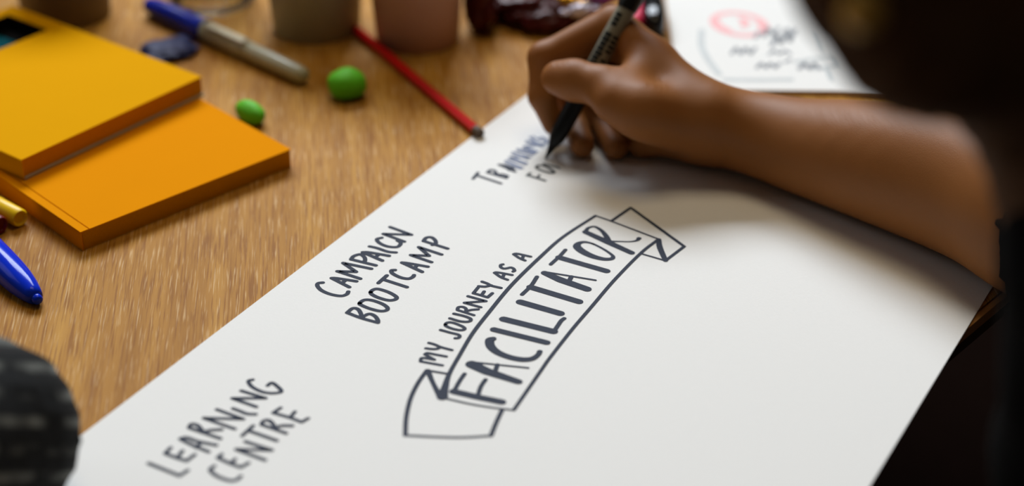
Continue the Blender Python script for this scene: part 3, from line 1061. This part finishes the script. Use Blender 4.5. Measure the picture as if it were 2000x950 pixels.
# ------------------------------------------------------------------ the writing person
def head_parts(F, c, fwd, up, k=.02):
    """skull, jaw, nose, ears; fwd = facing direction"""
    f = Vector(fwd).normalized()
    s = Vector(up).cross(f).normalized()
    u = f.cross(s).normalized()
    R = np.array((f, s, u)).T
    g = lambda a, b, d: np.array(c + f * a + s * b + u * d)
    F.ell(g(-.01, 0, .03), (.095, .076, .09), k, R)
    F.ell(g(.035, 0, -.045), (.055, .055, .07), k, R)
    F.cap(g(.085, 0, .005), g(.108, 0, -.022), .008, .012, .012)
    F.ell(g(.083, 0, -.06), (.012, .026, .010), .008, R)
    F.ell(g(.074, 0, -.095), (.02, .022, .016), .015, R)
    for q in (-1, 1):
        F.ell(g(.075, .032 * q, .012), (.02, .018, .012), .012, R, sub=True)
        F.ell(g(-.005, .077 * q, -.01), (.018, .008, .031), .006, R)
    return g, f, s, u


HEAD = Vector((.265, .50, .47))
FWD, UP = Vector((-.74, .42, -.5)), Vector((-.4, .28, .85))
SH_L, SH_R = Vector((.305, .345, .27)), Vector((.42, .72, .27))
CHEST, HIP = Vector((.375, .52, .18)), Vector((.56, .42, -.28))
person = thing('person', 'person in black leaning over the paper, writing with the right hand', 'person', (.60, .40, -.74))

fx = steps((-.02, .006, .0), (.0, .0012, .125), (.125, .0022, .20), (.20, .004, .32), (.32, .010, .80))
fy = steps((-.02, .012, .90), (.90, .003, .965), (.965, .0013, 1.135), (1.135, .008, 1.18))
fz = steps((-.75, .012, -.012), (-.012, .003, 0), (0, .0012, .088), (.088, .003, .10), (.10, .010, .64))

SK = {  # skeleton of the hand: photograph pixel, height above the table, radius
    'i': [(1198, 50, .066, .0122), (1060, 113, .050, .0088), (1058, 188, .030, .0079), (1081, 244, .0125, .0068)],
    'm': [(1192, 66, .050, .0115), (1096, 165, .027, .0084), (1122, 232, .0112, .0077), (1137, 285, .0082, .0075)],
    'r': [(1228, 82, .038, .0110), (1132, 185, .020, .0082), (1174, 238, .0100, .0075), (1203, 289, .0080, .0073)],
    'p': [(1272, 102, .027, .0100), (1190, 200, .015, .0074), (1228, 246, .0082, .0066), (1250, 288, .0068, .0062)],
    't': [(1365, 236, .034, .0175), (1266, 219, .045, .0142), (1172, 168, .053, .0110), (1122, 157, .0525, .0114), (1090, 152, .052, .0102)],
}
PT = {k: [(at(a, b, z), r) for a, b, z, r in v] for k, v in SK.items()}
WR = [(1384, 230, .038, .0155), (1392, 236, .034, .0160), (1392, 242, .027, .0155), (1372, 258, .020, .0150)]
WR = [(at(a, b, z), r) for a, b, z, r in WR]
hand = Field(fx, fy, fz)
for key, w in zip('imrp', WR):
    hand.chain([w, PT[key][0]], .010)
hand.chain([PT['t'][0], PT['t'][1]], .016)
for w in WR:                                        # the wrist runs smoothly into the forearm
    hand.chain([w, (at(1540, 272, .0285), .0130)], .008)
hand.chain([(at(1175, 196, .020), .0110), (at(1310, 240, .024), .0130)], .008)   # hollow of the palm behind the curled fingers
ARM = [(1335, 226, .0325, .0150), (1400, 246, .0290, .0190), (1440, 252, .0265, .0215), (1560, 284, .0280, .0268), (1720, 317, .0345, .0340), (1862, 352, .0392, .0388), (1965, 390, .0430, .0400), (2052, 425, .0460, .0405)]
ARM = [(at(a, b, z), r) for a, b, z, r in ARM]
for key in 'imrp':                                  # fingers keep their creases between one another
    fgr = Field(fx, fy, fz)
    fgr.chain(PT[key], .0035)
    hand.merge(fgr, .0022)
thb = Field(fx, fy, fz)
thb.chain(PT['t'][1:], .006)
hand.merge(thb, .0085)
hand.ell(at(1178, 158, .0555), (.0062, .005, .0045), .006)        # thumb joint
hand.ell(at(1065, 104, .0535), (.0068, .006, .0045), .006)        # index middle joint
hand.ell(at(1300, 232, .036), (.020, .014, .013), .014)           # ball of the thumb
hand.chain([(at(1236, 213, .047), .0140), (at(1200, 200, .0495), .0120)], .008)   # fleshy side of the thumb
hand.chain([(at(1275, 122, .053), .0120), (at(1232, 172, .0500), .0125)], .010)   # web between thumb and index
hand.chain([WR[3], (at(1290, 262, .017), .0125)], .012)           # outer heel of the hand
arm = Field(fx, fy, fz)
sp = catmull([(*p, r) for p, r in ARM], 8)
arm.chain([(Vector(q[:3]), float(q[3])) for q in sp], 0)
hand.merge(arm, .012)
E_R = ARM[-1][0]
body = Field(fx, fy, fz)
body.chain([(E_R, .040), (E_R.lerp(SH_R, .5), .046), (SH_R, .056)], .03)
E_L, H_L = atd(2235, 530, .575), atd(2125, 1100, .67)
body.chain([(SH_L, .054), (E_L, .036), (H_L, .026)], .02)
HD = Vector((.35, -.1, -1)).normalized()
body.chain([(H_L, .026), (H_L + HD * .085, .020)], .03)
for q in range(4):
    o_ = H_L + HD * .08 + Vector((0, -.028 + .018 * q, 0))
    body.chain([(o_, .009), (o_ + HD * .045, .008), (o_ + HD * (.07 - .008 * abs(q - 1.5)) + Vector((.01, 0, 0)), .007)], .008)
body.chain([(H_L + HD * .03 + Vector((0, .02, 0)), .011), (H_L + HD * .06 + Vector((0, .05, 0)), .010), (H_L + HD * .085 + Vector((0, .055, 0)), .008)], .01)
body.chain([(SH_L, .055), ((SH_L + SH_R) / 2 + Vector((.02, -.01, .03)), .065), (SH_R, .055)], .05)
body.chain([(CHEST + Vector((.02, .0, .03)), .125), (CHEST.lerp(HIP, .55), .115), (HIP, .145)], .06)
NECK = (SH_L + SH_R) / 2 + Vector((-.02, -.005, .07))
body.chain([(NECK - Vector((0, 0, .05)), .055), (HEAD + Vector((.03, -.01, -.06)), .050)], .04)
hg, hf, hs, hu = head_parts(body, HEAD, FWD, UP)
LEGS = []
for q in (-1, 1):
    side = Vector((.55, .80, 0)) * (.09 * q)
    hp, kn = HIP + side, HIP + side * 1.5 + Vector((-.30, .20, .0)) * 1.1
    an = Vector((kn.x + .06, kn.y - .03, -.67))
    LEGS.append([(hp, .085), (kn, .058), (an, .036)])
    body.chain(LEGS[-1], .04)
    body.chain([(an + Vector((.02, -.01, -.03)), .034), (an + Vector((-.13, .09, -.045)), .024)], .02)
hand.merge(body, .02)
# soft flesh flattens where the hand and forearm rest on the sheet
Pb = hand.pts((slice(None),) * 3)
over = ((Pb[..., 0] - E0.x) * EN.x + (Pb[..., 1] - E0.y) * EN.y > -.02) & (Pb[..., 2] > -.05)
hand.F = np.where(over, np.maximum(hand.F, PZ + .0013 - Pb[..., 2]), hand.F).astype(np.float32)
del Pb, over
body_o = hand.mesh('body', M['skin'], person, 4)
for e in (-1, 1):
    bm = bmesh.new()
    bmesh.ops.create_uvsphere(bm, u_segments=16, v_segments=10, radius=.0125, matrix=Matrix.Translation(hg(.066, .032 * e, .012)))
    obj('eye', bm, M['eye'], person, 'all')


def nail(p_base, p_tip, face, w, l):
    """curved plate near the tip of a finger"""
    ax = (p_tip - p_base).normalized()
    nrm = (Vector(face) - ax * Vector(face).dot(ax)).normalized()
    sd = ax.cross(nrm)
    bm = bmesh.new()
    g = []
    for i in range(7):
        row = []
        for j in range(7):
            a, b = (i / 6 - .5) * 2, (j / 6 - .5) * 2
            sh = math.sqrt(max(0, 1 - .55 * max(0, b) ** 2 * 1.2)) if b > 0 else 1 - .12 * b * b
            row.append(bm.verts.new(p_tip + ax * (l * b * .5 * (1 - .12 * a * a)) + sd * (w * .5 * a * sh) + nrm * (-.25 * w * a * a - .0006 * b * b)))
        g.append(row)
    for i in range(6):
        for j in range(6):
            bm.faces.new((g[i][j], g[i + 1][j], g[i + 1][j + 1], g[i][j + 1]))
    return bm


for key, face, w in (('m', (0.1, -.75, -.2), .0092), ('r', (.15, -.75, -.2), .0088)):
    a, b = PT[key][2][0], PT[key][3]
    ax = (b[0] - a).normalized()
    f = Vector(face)
    nrm = (f - ax * f.dot(ax)).normalized()
    obj('fingernail', nail(a, b[0] + nrm * (b[1] + .0001), f, w, .009), M['nail'], person, 'all')

# clothing: black top with sleeves to the elbow, dark trousers
gx, gy, gz = steps((.10, .006, .36), (.36, .012, .82)), steps((.02, .012, .40), (.40, .008, 1.12)), steps((-.42, .014, -.02), (-.02, .006, .40))
sh_f = Field(gx, gy, gz)
cuff = ARM[-1][0] + (ARM[-1][0] - ARM[-2][0]).normalized() * .001
sh_f.chain([(cuff, .0465), (cuff.lerp(SH_R, .12), .048), (E_R.lerp(SH_R, .5), .054), (SH_R, .063)], .008)
sh_f.chain([(SH_L, .063), (E_L, .043), (H_L + (E_L - H_L) * .1, .038)], .015)
sh_f.chain([(SH_L, .062), ((SH_L + SH_R) / 2 + Vector((.02, -.01, .03)), .073), (SH_R, .062)], .05)
sh_f.chain([(CHEST + Vector((.02, .0, .03)), .133), (CHEST.lerp(HIP, .55), .124), (HIP, .153)], .06)
sh_f.chain([(NECK - Vector((0, 0, .05)), .062), (NECK, .058)], .03)
# soft folds
P_ = sh_f.pts((slice(None),) * 3)
sh_f.F += (0.0022 * np.sin(P_[..., 0] * 120 + P_[..., 1] * 60) * np.sin(P_[..., 2] * 95 + P_[..., 0] * 40)).astype(np.float32)
cut = ((P_ - np.array(cuff, np.float32)) @ np.array((cuff - ARM[-2][0]).normalized(), np.float32))
near = np.sqrt(((P_ - np.array(cuff, np.float32)) ** 2).sum(-1)) < .07
sh_f.F = np.where(near, np.maximum(sh_f.F, -cut), sh_f.F)
over = ((P_[..., 0] - E0.x) * EN.x + (P_[..., 1] - E0.y) * EN.y > -.02) & (P_[..., 2] > -.05)
sh_f.F = np.where(over, np.maximum(sh_f.F, PZ + .003 - P_[..., 2]), sh_f.F).astype(np.float32)
tag(sh_f.mesh('top', M['black_knit'], person), 'black knitted top with sleeves pushed to the elbow')
tx, ty, tz = steps((.05, .014, .82)), steps((.10, .014, .90)), steps((-.70, .016, -.10))
tr = Field(tx, ty, tz)
for lg in LEGS:
    tr.chain([(p, r + .010) for p, r in lg], .03)
tr.chain([(HIP, .158), (HIP + Vector((0, 0, -.02)), .158)], .03)
tag(tr.mesh('trousers', M['trouser'], person), 'dark trousers')

# hair: a cap over the skull, and locks hanging down in front of the near shoulder
hx, hy, hz = steps((.04, .0045, .42)), steps((.34, .0045, .66)), steps((.12, .0045, .64))
hf_ = Field(hx, hy, hz)
Rh = np.array((hf, hs, hu)).T
hf_.ell(np.array(hg(-.022, 0, .038)), (.104, .090, .100), .01, Rh)
LOCK = [(hg(.03, .0, .1), .03), (hg(.055, .055, .04), .034), (atd(1830, -330, .50), .033), (atd(1745, -120, .525), .0310), (atd(1818, 42, .535), .0272), (atd(1930, 95, .55), .024)]
hf_.chain(LOCK, .012)
hf_.chain([(hg(-.06, .06, .02), .045), (atd(2080, -260, .52), .05), (atd(2078, 140, .57), .032), (atd(2172, 400, .58), .032), (atd(2195, 600, .59), .026)], .015)
hf_.chain([(hg(-.09, .0, .0), .05), (hg(-.12, .01, -.10), .045), (SH_L.lerp(SH_R, .4) + Vector((.04, -.02, .06)), .035)], .04)
Ph = hf_.pts((slice(None),) * 3)
hf_.F += (0.0016 * np.sin(Ph[..., 0] * 620 + 260 * Ph[..., 1] + 3 * np.sin(Ph[..., 2] * 30))).astype(np.float32)
hair = hf_.mesh('hair', M['hair'], person)
tag(hair, 'long dark brown hair falling forward')


def tube(bm, pts, r0, r1, n=5):
    P = [Vector(p) for p in catmull([tuple(p) for p in pts], 5)]
    rings = []
    for i, p in enumerate(P):
        d = (P[min(i + 1, len(P) - 1)] - P[max(i - 1, 0)]).normalized()
        x = d.orthogonal().normalized()
        y = d.cross(x)
        r = r0 + (r1 - r0) * i / (len(P) - 1)
        rings.append([bm.verts.new(p + x * r * math.cos(2 * math.pi * k / n) + y * r * math.sin(2 * math.pi * k / n)) for k in range(n)])
    for a, b in zip(rings, rings[1:]):
        for k in range(n):
            bm.faces.new((a[k], a[(k + 1) % n], b[(k + 1) % n], b[k]))
    bm.faces.new(rings[0][::-1])
    bm.faces.new(rings[-1])


bm = bmesh.new()
rs = random.Random(12)
for k in range(220):                                # loose strands over the locks
    off = Vector((rs.gauss(0, 1), rs.gauss(0, 1), rs.gauss(0, .6)))
    off = off.normalized()
    pts = [p + off * (r * rs.uniform(.97, 1.07)) for p, r in LOCK]
    tube(bm, pts, .0016, .0005)
st = obj('hair_strands', bm, M['hair'], person, 'all')
st['kind'] = 'stuff'

# gold earring
ear = atd(1686, 22, .499)
bm = bmesh.new()
bmesh.ops.create_uvsphere(bm, u_segments=20, v_segments=14, radius=.0066, matrix=Matrix.Translation(ear))
tube(bm, [ear + Vector((0, 0, .003)), ear + Vector((.003, .002, .03)), ear + Vector((.01, .005, .06))], .0005, .0005, 6)
tag(obj('earring', bm, M['gold'], person, 'all'), 'round gold drop earring')

# ------------------------------------------------------------------ second person: striped sleeve, near left corner
p2 = thing('person', 'person in a black and grey striped sleeve resting an elbow at the near left corner', 'person', (-.52, .02, -.74))
EL = atd(-42, 852, .768)
SH2 = Vector((-.40, .18, .30))
sx, sy, sz = steps((-.80, .012, -.36), (-.36, .0045, -.15)), steps((-.30, .014, .34), (.34, .0045, .72)), steps((-.74, .016, -.02), (-.02, .005, .13), (.13, .012, .74))
b2f = Field(sx, sy, sz)
FA = Vector((-.335, .36, .030))
TOR, HIP2 = Vector((-.50, .06, .15)), Vector((-.56, -.04, -.28))
arm2 = [(EL, .030), (EL.lerp(SH2, .5), .040), (SH2, .052)]
fore2 = [(EL, .030), (EL + Vector((-.035, -.06, -.003)), .031), (FA, .026)]
b2f.chain(arm2, .03)
b2f.chain(fore2, .02)
b2f.chain([(FA, .024), (FA + Vector((-.05, -.05, 0)), .022)], .02)
for q in range(4):
    o_ = FA + Vector((-.07 + .011 * q, -.045 - .011 * q, 0))
    b2f.chain([(o_, .0085), (o_ + Vector((-.03, -.03, 0)), .008), (o_ + Vector((-.045, -.045, -.012)), .007)], .008)
b2f.chain([(FA + Vector((-.01, -.04, .01)), .011), (FA + Vector((-.02, -.075, .012)), .010)], .01)
SH2L = Vector((-.64, -.08, .30))
b2f.chain([(SH2, .052), ((SH2 + SH2L) / 2, .06), (SH2L, .052)], .05)
b2f.chain([(SH2L, .052), (Vector((-.68, .02, -.0)), .04), (Vector((-.58, .20, -.14)), .026)], .03)
b2f.chain([(TOR, .125), (TOR.lerp(HIP2, .5), .115), (HIP2, .145)], .06)
HD2 = (SH2 + SH2L) / 2 + Vector((.03, .04, .26))
b2f.chain([((SH2 + SH2L) / 2 + Vector((0, 0, .03)), .055), (HD2 + Vector((-.01, -.01, -.06)), .05)], .04)
g2, f2, s2, u2 = head_parts(b2f, HD2, Vector((.5, .8, -.25)), Vector((.1, .2, .95)))
for q in (-1, 1):
    hp = HIP2 + Vector((.07, -.05, 0)) * q
    kn = hp + Vector((.10, .28, 0))
    b2f.chain([(hp, .085), (kn, .058), (Vector((kn.x, kn.y, -.68)), .036)], .04)
    b2f.chain([(Vector((kn.x, kn.y, -.70)), .034), (Vector((kn.x + .04, kn.y + .10, -.715)), .022)], .02)
b2f.mesh('body', M['skin'], p2)
sl = Field(sx, sy, sz)
sl.chain([(p, r + .008) for p, r in arm2], .03)
sl.chain([(p, r + .008) for p, r in fore2], .02)
sl.chain([(SH2, .060), ((SH2 + SH2L) / 2, .068), (SH2L, .060)], .05)
sl.chain([(SH2L, .060), (Vector((-.68, .02, 0)), .048), (Vector((-.60, .17, -.12)), .034)], .03)
sl.chain([(TOR, .133), (TOR.lerp(HIP2, .5), .124), (HIP2, .153)], .06)
Pn = sl.pts((slice(None),) * 3)
sl.F += (0.0014 * np.sin((.6 * Pn[..., 1] + .8 * Pn[..., 2]) * 2 * math.pi / .0115)).astype(np.float32)
tag(sl.mesh('sweater', M['stripes'], p2), 'black and grey striped ribbed knit')
hh = Field(steps((-.72, .008, -.30)), steps((-.22, .008, .22)), steps((.30, .008, .76)))
hh.ell(np.array(g2(-.025, 0, .045)), (.104, .088, .098), .01, np.array((f2, s2, u2)).T)
hh.mesh('hair', M['hair'], p2)
